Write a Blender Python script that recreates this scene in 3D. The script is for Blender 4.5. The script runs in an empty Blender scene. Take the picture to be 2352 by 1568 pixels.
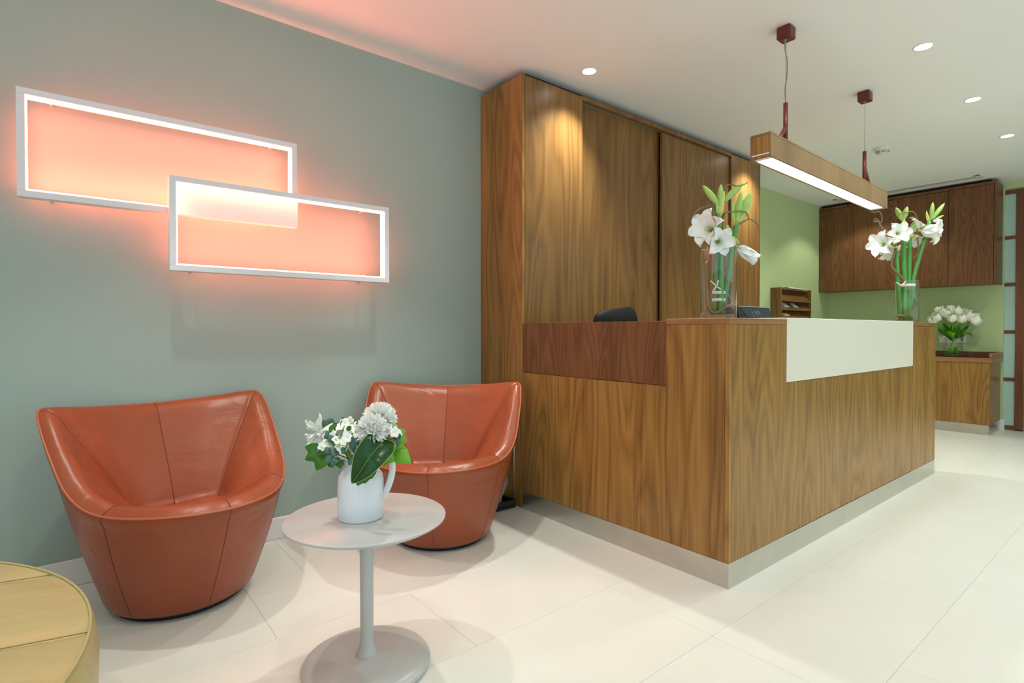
import bpy, bmesh, math, random
from mathutils import Vector, Matrix
random.seed(11)
PI = math.pi
sc = bpy.context.scene
COL = sc.collection

# ------------------------------------------------------------------ camera
YAW, PITCH, ROLL, FPX, CYO, HC = math.radians(51.1375), math.radians(0.7215), math.radians(-0.0349), 1252.94, -10.8, 1.08
FW = Vector((math.cos(PITCH)*math.cos(YAW), math.cos(PITCH)*math.sin(YAW), -math.sin(PITCH)))
RT = Vector((math.sin(YAW), -math.cos(YAW), 0))
UP = RT.cross(FW)
RT, UP = math.cos(ROLL)*RT+math.sin(ROLL)*UP, -math.sin(ROLL)*RT+math.cos(ROLL)*UP
CAMP = Vector((0, 0, HC))
cd = bpy.data.cameras.new('camera'); cam = bpy.data.objects.new('camera', cd); COL.objects.link(cam)
cd.sensor_width = 36; cd.lens = FPX*36/2352; cd.shift_y = CYO/2352; cd.clip_start = .05
m = Matrix((RT, UP, -FW)).transposed().to_4x4(); m.translation = CAMP
cam.matrix_world = m
sc.camera = cam
def ray(px, py): return (px-1176)/FPX*RT-(py-784-CYO)/FPX*UP+FW
def at(px, py, c, toward=0.0):
    """point seen at a pixel, on the upright plane through c that faces the room view (moved toward the viewer)"""
    n = Vector((FW.x, FW.y, 0)).normalized(); d = ray(px, py)
    k = ((Vector(c)-CAMP).dot(n)-toward)/d.dot(n)
    return CAMP+d*k

# ------------------------------------------------------------------ world, exposure
w = bpy.data.worlds.new('world'); sc.world = w; w.use_nodes = True
bg = w.node_tree.nodes['Background']; bg.inputs[0].default_value = (.76, .91, 1, 1); bg.inputs[1].default_value = 1.45
sc.view_settings.view_transform = 'Standard'; sc.view_settings.look = 'None'
sc.view_settings.gamma = 1; sc.view_settings.use_curve_mapping = False
sc.view_settings.exposure = 0.08
sc.cycles.use_denoising = True
sc.cycles.max_bounces = 9; sc.cycles.use_adaptive_sampling = True; sc.cycles.adaptive_threshold = .025; sc.cycles.transparent_max_bounces = 12
sc.cycles.sample_clamp_indirect = 6
DOWN_W, DOWN_COL = 25, (.975, 1, .89)          # ceiling spots
LED_S, LED_COL = 18, (1, .175, .100)            # wall light strips
PEND_S = 14

# ------------------------------------------------------------------ materials
M = {}
def nodes(name):
    m = bpy.data.materials.new(name); m.use_nodes = True
    nt = m.node_tree; return m, nt, nt.nodes['Principled BSDF'], nt.nodes.new, nt.links.new
def mat(name, col, rough=.5, metal=0, var=0, vscale=6, bump=0, bscale=60, spec=.5, emis=None, es=0, trans=0, ior=1.45, sub=0, coat=0, alpha=1):
    m, nt, b, N, L = nodes(name)
    b.inputs['Base Color'].default_value = (*col, 1); b.inputs['Roughness'].default_value = rough
    b.inputs['Metallic'].default_value = metal; b.inputs['Specular IOR Level'].default_value = spec
    b.inputs['IOR'].default_value = ior; b.inputs['Transmission Weight'].default_value = trans
    b.inputs['Coat Weight'].default_value = coat; b.inputs['Alpha'].default_value = alpha
    if sub: b.inputs['Subsurface Weight'].default_value = sub; b.inputs['Subsurface Scale'].default_value = .02
    if emis: b.inputs['Emission Color'].default_value = (*emis, 1); b.inputs['Emission Strength'].default_value = es
    tc = N('ShaderNodeTexCoord')
    if var:
        n = N('ShaderNodeTexNoise'); n.inputs['Scale'].default_value = vscale; n.inputs['Detail'].default_value = 6
        L(tc.outputs['Object'], n.inputs['Vector'])
        mx = N('ShaderNodeMix'); mx.data_type = 'RGBA'
        mx.inputs[6].default_value = (*[c*(1-var) for c in col], 1); mx.inputs[7].default_value = (*[min(1, c*(1+var)) for c in col], 1)
        L(n.outputs['Fac'], mx.inputs[0]); L(mx.outputs[2], b.inputs['Base Color'])
    if bump:
        n = N('ShaderNodeTexNoise'); n.inputs['Scale'].default_value = bscale; n.inputs['Detail'].default_value = 5
        L(tc.outputs['Object'], n.inputs['Vector'])
        bp = N('ShaderNodeBump'); bp.inputs['Strength'].default_value = bump; bp.inputs['Distance'].default_value = .01
        L(n.outputs['Fac'], bp.inputs['Height']); L(bp.outputs['Normal'], b.inputs['Normal'])
    M[name] = m; return m
def wood(name, dark, mid, light, horiz=False, band=9, rough=.32, fig=1.0):
    m, nt, b, N, L = nodes(name)
    tc = N('ShaderNodeTexCoord'); oi = N('ShaderNodeObjectInfo')
    ad = N('ShaderNodeVectorMath'); ad.operation = 'ADD'
    sm = N('ShaderNodeVectorMath'); sm.operation = 'SCALE'; sm.inputs['Scale'].default_value = 37
    cb = N('ShaderNodeCombineXYZ')
    for i in range(3): L(oi.outputs['Random'], cb.inputs[i])
    L(cb.outputs[0], sm.inputs[0]); L(tc.outputs['Object'], ad.inputs[0]); L(sm.outputs[0], ad.inputs[1])
    def mp(v):
        q = N('ShaderNodeMapping'); q.inputs['Scale'].default_value = v; L(ad.outputs[0], q.inputs['Vector']); return q
    a = (1, 5.2, 5.2) if horiz else (7.0, 7.0, .80)
    if horiz: a = (.5, .5, 9)
    n1 = N('ShaderNodeTexNoise'); n1.inputs['Scale'].default_value = 1.0; n1.inputs['Detail'].default_value = 1.2; n1.inputs['Roughness'].default_value = .35; n1.inputs['Distortion'].default_value = .2
    L(mp(a).outputs[0], n1.inputs['Vector'])
    mu = N('ShaderNodeMath'); mu.operation = 'MULTIPLY'; mu.inputs[1].default_value = band*fig; L(n1.outputs['Fac'], mu.inputs[0])
    fr = N('ShaderNodeMath'); fr.operation = 'PINGPONG'; fr.inputs[1].default_value = .5; L(mu.outputs[0], fr.inputs[0])
    d1 = N('ShaderNodeMath'); d1.operation = 'MULTIPLY'; d1.inputs[1].default_value = 2; L(fr.outputs[0], d1.inputs[0])
    d2 = N('ShaderNodeMath'); d2.operation = 'POWER'; d2.inputs[1].default_value = .8; L(d1.outputs[0], d2.inputs[0])
    c = (1.2, 1.2, 70) if horiz else (130, 130, 1.8)
    n2 = N('ShaderNodeTexNoise'); n2.inputs['Scale'].default_value = 1; n2.inputs['Detail'].default_value = 4
    L(mp(c).outputs[0], n2.inputs['Vector'])
    e = (.4, .4, 6) if horiz else (7, 7, .25)
    n3 = N('ShaderNodeTexNoise'); n3.inputs['Scale'].default_value = 1; n3.inputs['Detail'].default_value = 3
    L(mp(e).outputs[0], n3.inputs['Vector'])
    s1 = N('ShaderNodeMath'); s1.operation = 'MULTIPLY_ADD'; s1.inputs[1].default_value = .25; L(d2.outputs[0], s1.inputs[0])
    s2 = N('ShaderNodeMath'); s2.operation = 'MULTIPLY_ADD'; s2.inputs[1].default_value = .50; L(n2.outputs['Fac'], s2.inputs[0])
    s3 = N('ShaderNodeMath'); s3.operation = 'MULTIPLY'; s3.inputs[1].default_value = .52; L(n3.outputs['Fac'], s3.inputs[0])
    L(s3.outputs[0], s2.inputs[2]); L(s2.outputs[0], s1.inputs[2])
    cr = N('ShaderNodeValToRGB'); el = cr.color_ramp.elements
    el[0].position = .30; el[0].color = (*dark, 1); el[1].position = .95; el[1].color = (*light, 1)
    x = el.new(.62); x.color = (*mid, 1)
    L(s1.outputs[0], cr.inputs[0]); L(cr.outputs[0], b.inputs['Base Color'])
    b.inputs['Roughness'].default_value = rough; b.inputs['Specular IOR Level'].default_value = .36
    M[name] = m; return m
def leather(name, col):
    m, nt, b, N, L = nodes(name)
    tc = N('ShaderNodeTexCoord')
    n = N('ShaderNodeTexNoise'); n.inputs['Scale'].default_value = 5; n.inputs['Detail'].default_value = 4; L(tc.outputs['Object'], n.inputs['Vector'])
    mx = N('ShaderNodeMix'); mx.data_type = 'RGBA'
    mx.inputs[6].default_value = (*[c*.82 for c in col], 1); mx.inputs[7].default_value = (*[c*1.15 for c in col], 1)
    L(n.outputs['Fac'], mx.inputs[0]); L(mx.outputs[2], b.inputs['Base Color'])
    b.inputs['Roughness'].default_value = .33; b.inputs['Specular IOR Level'].default_value = .42
    mp = N('ShaderNodeMapping'); mp.inputs['Scale'].default_value = (5, 9, 9); mp.inputs['Rotation'].default_value = (.3, .5, .6); L(tc.outputs['Object'], mp.inputs['Vector'])
    w1 = N('ShaderNodeTexNoise'); w1.inputs['Scale'].default_value = 1; w1.inputs['Detail'].default_value = 2; w1.inputs['Distortion'].default_value = 1.2; L(mp.outputs[0], w1.inputs['Vector'])
    n2 = N('ShaderNodeTexNoise'); n2.inputs['Scale'].default_value = 260; n2.inputs['Detail'].default_value = 3; L(tc.outputs['Object'], n2.inputs['Vector'])
    ma = N('ShaderNodeMath'); ma.operation = 'MULTIPLY_ADD'; ma.inputs[1].default_value = .05; L(n2.outputs['Fac'], ma.inputs[0]); L(w1.outputs['Fac'], ma.inputs[2])
    bp = N('ShaderNodeBump'); bp.inputs['Strength'].default_value = .4; bp.inputs['Distance'].default_value = .012
    L(ma.outputs[0], bp.inputs['Height']); L(bp.outputs['Normal'], b.inputs['Normal'])
    M[name] = m; return m
def emitter(name, col, s):
    m = bpy.data.materials.new(name); m.use_nodes = True; nt = m.node_tree; nt.nodes.clear()
    o = nt.nodes.new('ShaderNodeOutputMaterial'); e = nt.nodes.new('ShaderNodeEmission')
    e.inputs[0].default_value = (*col, 1); e.inputs[1].default_value = s; nt.links.new(e.outputs[0], o.inputs[0])
    M[name] = m; return m

mat('paint_sage', (.345, .45, .405), .75, var=.04, vscale=2, bump=.03, bscale=40)
mat('paint_lime', (.50, .61, .30), .75, var=.03, vscale=2, bump=.03, bscale=40)
mat('paint_white', (.90, .91, .89), .8)
mat('trim_white', (.82, .82, .80), .45)
mat('floor_tile', (.80, .80, .74), .33, var=.05, vscale=3, bump=.02, bscale=25)
mat('grout', (.76, .755, .69), .8)
wood('walnut', (.135, .062, .016), (.30, .150, .038), (.46, .248, .066), band=9)
wood('walnut_dark', (.080, .030, .011), (.16, .066, .024), (.25, .112, .040), band=14, rough=.38)
wood('walnut_wardrobe', (.10, .047, .013), (.205, .102, .030), (.31, .163, .05), band=9, fig=.8, rough=.34)
wood('walnut_band', (.20, .09, .035), (.30, .145, .055), (.42, .21, .085), horiz=True)
wood('walnut_lamp', (.17, .10, .045), (.25, .155, .072), (.33, .21, .105), band=3, fig=.5, rough=.45)
mat('dark_gap', (.018, .014, .012), .8)  # near-black; stands in for shade in the gaps around the cabinets
mat('steel', (.62, .61, .56), .28, metal=1, var=.1, vscale=9)
mat('steel_track', (.6, .58, .52), .4, metal=1)
mat('solid_white', (.84, .81, .69), .35, var=.03, vscale=4)
leather('leather_russet', (.315, .072, .027))
leather('leather_khaki', (.50, .43, .20))
mat('seam_russet', (.18, .042, .017), .6)
mat('pipe_russet', (.46, .13, .055), .38)
mat('seam_khaki', (.30, .25, .10), .6)
mat('pipe_khaki', (.50, .43, .20), .45)
mat('black_plastic', (.012, .012, .014), .42)
mat('black_fabric', (.006, .006, .007), .6, bump=.1, bscale=300, spec=.25)
mat('table_grey', (.50, .51, .50), .3, spec=.5)
mat('porcelain', (.80, .84, .88), .09, coat=.4)
mat('frame_white', (.80, .80, .82), .45)
emitter('led_orange', LED_COL, LED_S)
emitter('led_orange_up', LED_COL, LED_S*2.7)
emitter('lamp_white', (.86, .94, 1), PEND_S)
emitter('spot_disc', (1, .97, .9), 14)
mat('oxblood', (.135, .022, .014), .38)
mat('cable_grey', (.28, .28, .26), .5)
mat('detector', (.78, .78, .70), .5)
mat('slot_dark', (.03, .03, .03), .8)
mat('pos_grey', (.030, .042, .048), .42)
mat('pos_edge', (.02, .017, .026), .5)
mat('pos_light', (.35, .40, .40), .5)
mat('frost', (.44, .60, .55), .5, spec=.3)
wood('door_wood', (.10, .032, .014), (.17, .062, .026), (.24, .095, .042), band=4, fig=.6)
mat('petal_white', (.93, .945, .90), .55, sub=.0)
mat('petal_cream', (.84, .85, .70), .55)
mat('tulip_white', (.88, .88, .74), .5)
mat('throat_green', (.42, .62, .10), .5)
mat('bud_green', (.36, .56, .14), .45, var=.3, vscale=14)
mat('spathe', (.62, .60, .16), .5, var=.3, vscale=20)
mat('stem_green', (.085, .30, .06), .4, var=.2, vscale=14)
mat('leaf_green', (.05, .19, .012), .38, var=.45, vscale=16)
mat('leaf_bright', (.16, .43, .025), .4, var=.3, vscale=12)
mat('leaf_dark', (.006, .058, .004), .25, var=.3, vscale=9)
mat('leaf_rim', (.50, .66, .18), .5)
mat('eucalyptus', (.075, .165, .125), .5, var=.3, vscale=14)
mat('twig', (.20, .14, .07), .6)
mat('ribbon', (.80, .74, .70), .6)
mat('paper_white', (.82, .80, .72), .6)
mat('paper_blue', (.10, .34, .45), .6)
mat('paper_red', (.55, .12, .08), .6)
mat('paper_dark', (.10, .13, .14), .6)
mat('outlet_white', (.78, .80, .68), .45)
mat('black_glass', (.012, .008, .008), .08)
mat('clear_plastic', (.72, .68, .66), .25, trans=.55, bump=.5, bscale=30)
def pane_mat():
    m = bpy.data.materials.new('window_glass'); m.use_nodes = True; nt = m.node_tree; nt.nodes.clear()
    o = nt.nodes.new('ShaderNodeOutputMaterial'); t = nt.nodes.new('ShaderNodeBsdfTransparent'); g = nt.nodes.new('ShaderNodeBsdfGlossy')
    x = nt.nodes.new('ShaderNodeMixShader'); g.inputs['Roughness'].default_value = .02; x.inputs[0].default_value = .06
    nt.links.new(t.outputs[0], x.inputs[1]); nt.links.new(g.outputs[0], x.inputs[2]); nt.links.new(x.outputs[0], o.inputs[0]); M['window_glass'] = m
pane_mat()
def thin_glass(name, tint, base, edge):
    """clear thin-walled glass: see-through, with a mirror sheen that grows towards grazing angles as on real glass"""
    m = bpy.data.materials.new(name); m.use_nodes = True; nt = m.node_tree; nt.nodes.clear(); N = nt.nodes.new; L = nt.links.new
    o = N('ShaderNodeOutputMaterial'); t = N('ShaderNodeBsdfTransparent'); g = N('ShaderNodeBsdfGlossy'); f = N('ShaderNodeLayerWeight')
    pw = N('ShaderNodeMath'); pw.operation = 'POWER'; pw.inputs[1].default_value = 2.6; ma = N('ShaderNodeMath'); ma.operation = 'MULTIPLY_ADD'; ma.inputs[1].default_value = edge; ma.inputs[2].default_value = base
    x = N('ShaderNodeMixShader'); g.inputs['Roughness'].default_value = .02; f.inputs['Blend'].default_value = .5; t.inputs[0].default_value = (*tint, 1)
    L(f.outputs['Facing'], pw.inputs[0]); L(pw.outputs[0], ma.inputs[0]); L(ma.outputs[0], x.inputs[0]); L(t.outputs[0], x.inputs[1]); L(g.outputs[0], x.inputs[2]); L(x.outputs[0], o.inputs[0]); M[name] = m
thin_glass('glass', (.95, .965, .955), .07, .85)
thin_glass('water', (.93, .97, .95), .02, .1)

# ------------------------------------------------------------------ mesh helpers
class MB:
    def __init__(s): s.v = []; s.f = []; s.sm = []
    def add(s, v, f, smooth=False):
        o = len(s.v); s.v += [tuple(p) for p in v]
        for q in f: s.f.append(tuple(i+o for i in q)); s.sm.append(smooth)
        return s
    def box(s, a, b, bev=.0015):
        bm = bmesh.new(); bmesh.ops.create_cube(bm, size=1)
        c = [(a[i]+b[i])/2 for i in range(3)]; d = [abs(b[i]-a[i]) for i in range(3)]
        for q in bm.verts: q.co = Vector([c[i]+q.co[i]*d[i] for i in range(3)])
        bev = min(bev, min(d)*.4)
        if bev > 0: bmesh.ops.bevel(bm, geom=bm.edges[:], offset=bev, segments=1, affect='EDGES')
        bm.verts.index_update()
        s.add([q.co[:] for q in bm.verts], [[x.index for x in f.verts] for f in bm.faces]); bm.free(); return s
    def tube(s, path, r, n=8, caps=True):
        path = [Vector(p) for p in path]; k = len(path)
        rs = [r]*k if not hasattr(r, '__len__') else r
        vs = []; nrm = None
        for i in range(k):
            t = (path[min(i+1, k-1)]-path[max(i-1, 0)]).normalized()
            if nrm is None: nrm = t.orthogonal().normalized()
            nrm = (nrm-t*nrm.dot(t)); nrm = nrm.normalized() if nrm.length > 1e-6 else t.orthogonal().normalized()
            bn = t.cross(nrm)
            for j in range(n):
                a = 2*PI*j/n; vs.append(path[i]+rs[i]*(math.cos(a)*nrm+math.sin(a)*bn))
        fs = [(i*n+j, i*n+(j+1) % n, (i+1)*n+(j+1) % n, (i+1)*n+j) for i in range(k-1) for j in range(n)]
        s.add(vs, fs, True)
        if caps: s.add(vs[:n], [tuple(range(n))[::-1]]); s.add(vs[-n:], [tuple(range(n))])
        return s
    def lathe(s, prof, c=(0, 0, 0), n=40, closed=False, smooth=True):
        vs = [(c[0]+r*math.cos(2*PI*j/n), c[1]+r*math.sin(2*PI*j/n), c[2]+z) for r, z in prof for j in range(n)]
        k = len(prof)
        fs = [(i*n+j, i*n+(j+1) % n, (i+1)*n+(j+1) % n, (i+1)*n+j) for i in range(k-1) for j in range(n)]
        if closed: fs += [((k-1)*n+j, (k-1)*n+(j+1) % n, (j+1) % n, j) for j in range(n)]
        s.add(vs, fs, smooth); return s
    def grid(s, rows, smooth=True, wrap=False):
        n = len(rows[0]); vs = [p for r in rows for p in r]
        fs = [(i*n+j, i*n+(j+1) % n, (i+1)*n+(j+1) % n, (i+1)*n+j) for i in range(len(rows)-1) for j in range(n if wrap else n-1)]
        s.add(vs, fs, smooth); return s
    def xf(s, mtx): s.v = [tuple(mtx @ Vector(p)) for p in s.v]; return s
    def merge(s, o): return s.add(o.v, o.f) if not any(o.sm) else s._m(o)
    def _m(s, o):
        k = len(s.v); s.v += o.v; s.f += [tuple(i+k for i in q) for q in o.f]; s.sm += o.sm; return s
def mesh(name, mb, m, off=(0, 0, 0), sharp=None):
    me = bpy.data.meshes.new(name)
    me.from_pydata([(p[0]-off[0], p[1]-off[1], p[2]-off[2]) for p in mb.v], [], mb.f)
    me.polygons.foreach_set('use_smooth', mb.sm); me.materials.append(M[m])
    bm = bmesh.new(); bm.from_mesh(me); bmesh.ops.remove_doubles(bm, verts=bm.verts, dist=1e-5)
    bmesh.ops.recalc_face_normals(bm, faces=bm.faces); bm.to_mesh(me); bm.free()
    me.update(); return me
def tag(o, label, cat, group=None):
    o['label'] = label; o['category'] = cat
    if group: o['group'] = group
    return o
def thing(name, label, cat, loc, group=None, rz=0):
    o = bpy.data.objects.new(name, None); COL.objects.link(o); o.empty_display_size = .1
    o.location = loc; o.rotation_euler = (0, 0, rz); return tag(o, label, cat, group)
OFF = {}
def part(name, mb, m, parent, local=False, label=None):
    """mesh part in world coordinates (or in its thing's own frame) under its thing or part"""
    r = parent
    while r.parent: r = r.parent
    off = (0, 0, 0) if local else tuple(r.location)
    o = bpy.data.objects.new(name, mesh(name, mb, m, off)); COL.objects.link(o); o.parent = parent
    if label: o['label'] = label
    return o
def single(name, mb, m, label, cat, loc, group=None):
    o = bpy.data.objects.new(name, mesh(name, mb, m, loc)); COL.objects.link(o); o.location = loc
    return tag(o, label, cat, group)
def struct(name, mb, m, label=None):
    o = bpy.data.objects.new(name, mesh(name, mb, m)); COL.objects.link(o); o['kind'] = 'structure'
    if label: o['label'] = label
    return o
def sub(name, mb, m, parent):
    o = bpy.data.objects.new(name, mesh(name, mb, m)); COL.objects.link(o); o.parent = parent; return o
def crom(P, n=6, closed=False):
    P = [Vector(p) for p in P]; k = len(P); out = []
    for i in range(k if closed else k-1):
        g = (lambda j: P[j % k]) if closed else (lambda j: P[max(0, min(k-1, j))])
        a, b, c, d = g(i-1), g(i), g(i+1), g(i+2)
        for q in range(n):
            t = q/n
            out.append(.5*((2*b)+(c-a)*t+(2*a-5*b+4*c-d)*t*t+(3*b-a-3*c+d)*t**3))
    if not closed: out.append(P[-1])
    return out
def frame_to(d, roll=0):
    d = Vector(d).normalized(); q = d.to_track_quat('Z', 'Y')
    return q.to_matrix().to_4x4() @ Matrix.Rotation(roll, 4, 'Z')

# ------------------------------------------------------------------ room
WY, WX, CZ = 2.955, 7.8, 2.668
X0, Y0, X1 = -3.2, -3.0, 9.6
fl = struct('floor', MB().box((X0-.1, Y0-.1, -.08), (X1, 3.1, -.002), 0), 'grout')
TW, TL = .4735, .95
tm = mesh('tile', MB().box((.0006, .0006, -.02), (TL-.0006, TW-.0006, 0), .0004), 'floor_tile')
for j in range(-8, 5):
    y = 1.045+j*TW
    off = {0: 3.648, -1: 3.648, 1: 1.068, 2: 1.50}.get(j, 3.648+.31*(j % 3))
    off = (off-X0) % TL+X0-TL
    if y+TW < Y0 or y > 3.0: continue
    for i in range(15):
        x = off+i*TL
        if x > X1-TL*.5: continue
        o = bpy.data.objects.new('tile', tm); COL.objects.link(o); o.parent = fl; o.location = (x, y, 0)
struct('wall_left', MB().box((X0, WY, -.08), (5.02, WY+.12, 2.9), 0), 'paint_sage', 'sage green painted wall behind the armchairs')
struct('wall_recess', MB().box((5.02, 3.0, -.08), (WX+.12, 3.12, 2.9), 0), 'paint_lime', 'lime green wall beyond the wardrobe')
wb = MB().box((WX, 1.255, -.08), (WX+.05, 3.0, 2.9), 0).box((WX, -3, 2.585), (WX+.05, 1.255, 2.9), 0).box((WX, -3, -.08), (WX+.05, -.2, 2.585), 0)
struct('wall_back', wb, 'paint_lime', 'lime green wall behind the wall cupboards')
struct('wall_right', MB().box((X0, Y0-.12, -.08), (-2.6, Y0, 2.9), 0).box((6.6, Y0-.12, -.08), (X1, Y0, 2.9), 0).box((-2.6, Y0-.12, 2.5), (6.6, Y0, 2.9), 0).box((-2.6, Y0-.12, -.08), (6.6, Y0, .25), 0), 'paint_white')
wn = struct('fill_window', MB().box((-2.6, Y0-.09, .25), (6.6, Y0-.03, .30)).box((-2.6, Y0-.09, 2.45), (6.6, Y0-.03, 2.5)), 'frame_white', 'long window added behind the viewer for daylight fill')  # unseen glazing added to fill ceiling and desk front with daylight
xs = [-2.6+9.2*i/5 for i in range(6)]
for x in xs: sub('mullion', MB().box((x-.025, Y0-.09, .3), (x+.025, Y0-.03, 2.45)), 'frame_white', wn)
for i in range(5): sub('pane', MB().box((xs[i]+.025, Y0-.063, .30), (xs[i+1]-.025, Y0-.057, 2.45), 0), 'window_glass', wn)
pl = bpy.data.lights.new('window_portal', 'AREA'); pl.shape = 'RECTANGLE'; pl.size = 9.2; pl.size_y = 2.2; pl.cycles.is_portal = True
po = bpy.data.objects.new('window_portal', pl); COL.objects.link(po); po.location = (2.0, Y0-.13, 1.375); po.rotation_euler = (PI/2, 0, 0)
struct('wall_far', MB().box((X1-.05, Y0, -.08), (X1, 3.1, 2.9), 0).box((WX+.1, 1.5, -.08), (X1, 1.6, 2.9), 0), 'paint_lime')
struct('ceiling', MB().box((X0-.1, Y0-.1, CZ), (X1, 3.12, CZ+.2), 0), 'paint_white', 'white ceiling')
bb = MB().box((X0, WY-.014, 0), (2.112, WY, .112), .003)
struct('baseboard_left', bb, 'trim_white', 'white baseboard along the sage wall')
struct('baseboard_back', MB().box((WX-.016, 1.24, 0), (WX+.06, 1.30, .112), .003), 'trim_white', 'short white baseboard end by the sliding door')
# shop window on the street side, left of the photograph
wf = MB().box((X0-.12, Y0, -.08), (X0, Y0+.4, 2.9), 0).box((X0-.12, 2.3, -.08), (X0, 3.1, 2.9), 0).box((X0-.12, Y0, 2.5), (X0, 3.1, 2.9), 0).box((X0-.12, Y0, -.08), (X0, 3.1, .25), 0)
struct('wall_front', wf, 'paint_white')
wn = struct('window_1', MB().box((X0-.09, Y0+.4, .25), (X0-.03, 2.3, .30)).box((X0-.09, Y0+.4, 2.45), (X0-.03, 2.3, 2.5)), 'frame_white', 'tall shop window')
ys = [Y0+.4, -1.03, .63, 2.3]
for i, y in enumerate(ys): sub('mullion', MB().box((X0-.09, y-.025, .3), (X0-.03, y+.025, 2.45)), 'frame_white', wn)
for i in range(3): sub('pane', MB().box((X0-.063, ys[i]+.025, .30), (X0-.057, ys[i+1]-.025, 2.45), 0), 'window_glass', wn)
pl = bpy.data.lights.new('window_portal', 'AREA'); pl.shape = 'RECTANGLE'; pl.size = 2.2; pl.size_y = 4.9; pl.cycles.is_portal = True
po = bpy.data.objects.new('window_portal', pl); COL.objects.link(po); po.location = (X0-.13, -.15, 1.375); po.rotation_euler = (0, -PI/2, 0)
# sliding frosted door at the far right
dx = 7.835
d1 = struct('door_1', MB().box((dx, 1.165, 2.53), (dx+.035, 2.0, 2.575), .002).box((dx, 1.165, .012), (dx+.035, 2.0, .05), .002)
            .box((dx, 1.1, .012), (dx+.035, 1.165, 2.575), .002), 'door_wood', 'sliding door with walnut frame and frosted panes')
zs = [.05, .545, 1.055, 1.563, 2.065, 2.53]
for i in range(5):
    sub('pane', MB().box((dx+.014, 1.165, zs[i]+(.018 if i else 0)), (dx+.021, 2.0, zs[i+1]-(.018 if i < 4 else 0)), 0), 'frost', d1)
    if i: sub('glazing_bar', MB().box((dx+.002, 1.165, zs[i]-.018), (dx+.033, 2.0, zs[i]+.018), .002), 'door_wood', d1)
sub('floor_guide', MB().box((dx-.004, 1.095, 0), (dx+.04, 1.16, .012), .001), 'slot_dark', d1)

# ------------------------------------------------------------------ ceiling lights
def downlight(x, y, label, wat=DOWN_W, cone=118, group='recessed ceiling downlights', r=.042, blend=.35):
    t = thing('ceiling_downlight', label, 'downlight', (x, y, CZ), group)
    part('trim_ring', MB().lathe([(r+.008, 0), (r+.008, -.003), (r, -.004), (r, 0)], (x, y, CZ), 32, True), 'trim_white', t)
    part('diffuser', MB().lathe([(0, -.0015), (r, -.0015), (r, -.0005), (0, -.0005)], (x, y, CZ), 32), 'spot_disc', t)
    l = bpy.data.lights.new('spot_beam', 'SPOT'); l.energy = wat; l.color = DOWN_COL; l.spot_size = math.radians(cone); l.spot_blend = blend; l.shadow_soft_size = .03
    lo = bpy.data.objects.new('spot_beam', l); COL.objects.link(lo); lo.parent = t; lo.location = (0, 0, -.012)
    return t
downlight(2.483, 2.325, 'round recessed downlight in the ceiling in front of the wardrobe corner', 100, 108, blend=1)
downlight(3.731, .95, 'recessed downlight nearest the front, right of the hanging lamp', 36)
downlight(4.851, .95, 'middle recessed downlight of the row of three on the right', 36)
downlight(5.981, .95, 'farthest recessed downlight of the row, near the right edge', 36)
downlight(4.74, 2.325, 'recessed downlight over the far end of the wardrobe, hidden by the hanging lamp', 100, 108, blend=1)
downlight(5.87, 2.325, 'recessed downlight above the brochure rack, hidden by the middle of the hanging lamp', 36, 110, blend=1)
downlight(7.0, 2.325, 'recessed downlight before the wall cupboards, hidden by the far end of the hanging lamp', 26)
downlight(.22, 2.2, 'recessed downlight above the left russet armchair, out of view', 48, 64, blend=.7)
downlight(1.35, 2.2, 'recessed downlight above the right russet armchair, out of view', 48, 64, blend=.7)
for x, nm, q in ((-.75, 'above the khaki ottoman', 22), (.37, 'above the front of the round table', 19), (1.49, 'between the round table and the desk', 9), (2.61, 'above the near corner of the desk', 21)):
    downlight(x, .95, 'recessed downlight '+nm+', out of view', q)
for x, nm, q in ((1.49, 'nearer', 45), (4.8, 'farther', 115)): downlight(x, -1.4, 'the '+nm+' of two downlights added behind the viewer as fill light', q)  # unseen fill spots, added to brighten the desk front and floor

# ------------------------------------------------------------------ wardrobe
WF, WT = 2.525, 2.618
t = thing('wardrobe', 'tall built-in walnut wardrobe with sliding doors behind the desk', 'wardrobe', (2.114, WF, 0))
part('side_panel', MB().box((2.114, WF, 0), (2.136, WY-.002, WT)), 'walnut', t)
part('front_panel', MB().box((2.138, WF, 0), (2.634, WF+.022, WT)), 'walnut_wardrobe', t)
d = part('sliding_door', MB().box((2.62, WF+.062, .02), (3.545, WF+.084, 2.592)), 'walnut_wardrobe', t)
part('finger_pull', MB().box((2.652, WF+.060, 1.33), (2.672, WF+.0625, 1.44), .004), 'slot_dark', d)
part('sliding_door', MB().box((3.528, WF+.018, .02), (4.49, WF+.042, 2.592)), 'walnut_wardrobe', t)
part('top_rail', MB().box((2.634, WF-.004, 2.596), (4.498, WF+.03, WT+.004)), 'walnut_wardrobe', t)
part('door_track', MB().box((2.636, WF+.032, 2.592), (4.496, WF+.092, 2.604), 0), 'steel_track', t)
part('front_panel', MB().box((4.5, WF, 0), (5.0, WF+.022, WT)), 'walnut_wardrobe', t)
part('end_panel', MB().box((5.0, WF+.004, 0), (5.022, WY-.002, WT)), 'walnut_dark', t)  # darker veneer stands in for the shadow gap at this end
part('jamb', MB().box((2.614, WF+.022, 0), (2.634, WF+.1, WT)), 'walnut_wardrobe', t)
part('jamb', MB().box((4.5, WF+.022, 0), (4.52, WF+.1, WT)), 'walnut_wardrobe', t)
part('back_panel', MB().box((2.14, WY-.03, .02), (5.0, WY-.004, WT-.02), 0), 'dark_gap', t)
part('top_board', MB().box((2.136, WF+.092, WT-.022), (5.0, WY-.03, WT-.002), 0), 'walnut_dark', t)
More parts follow.
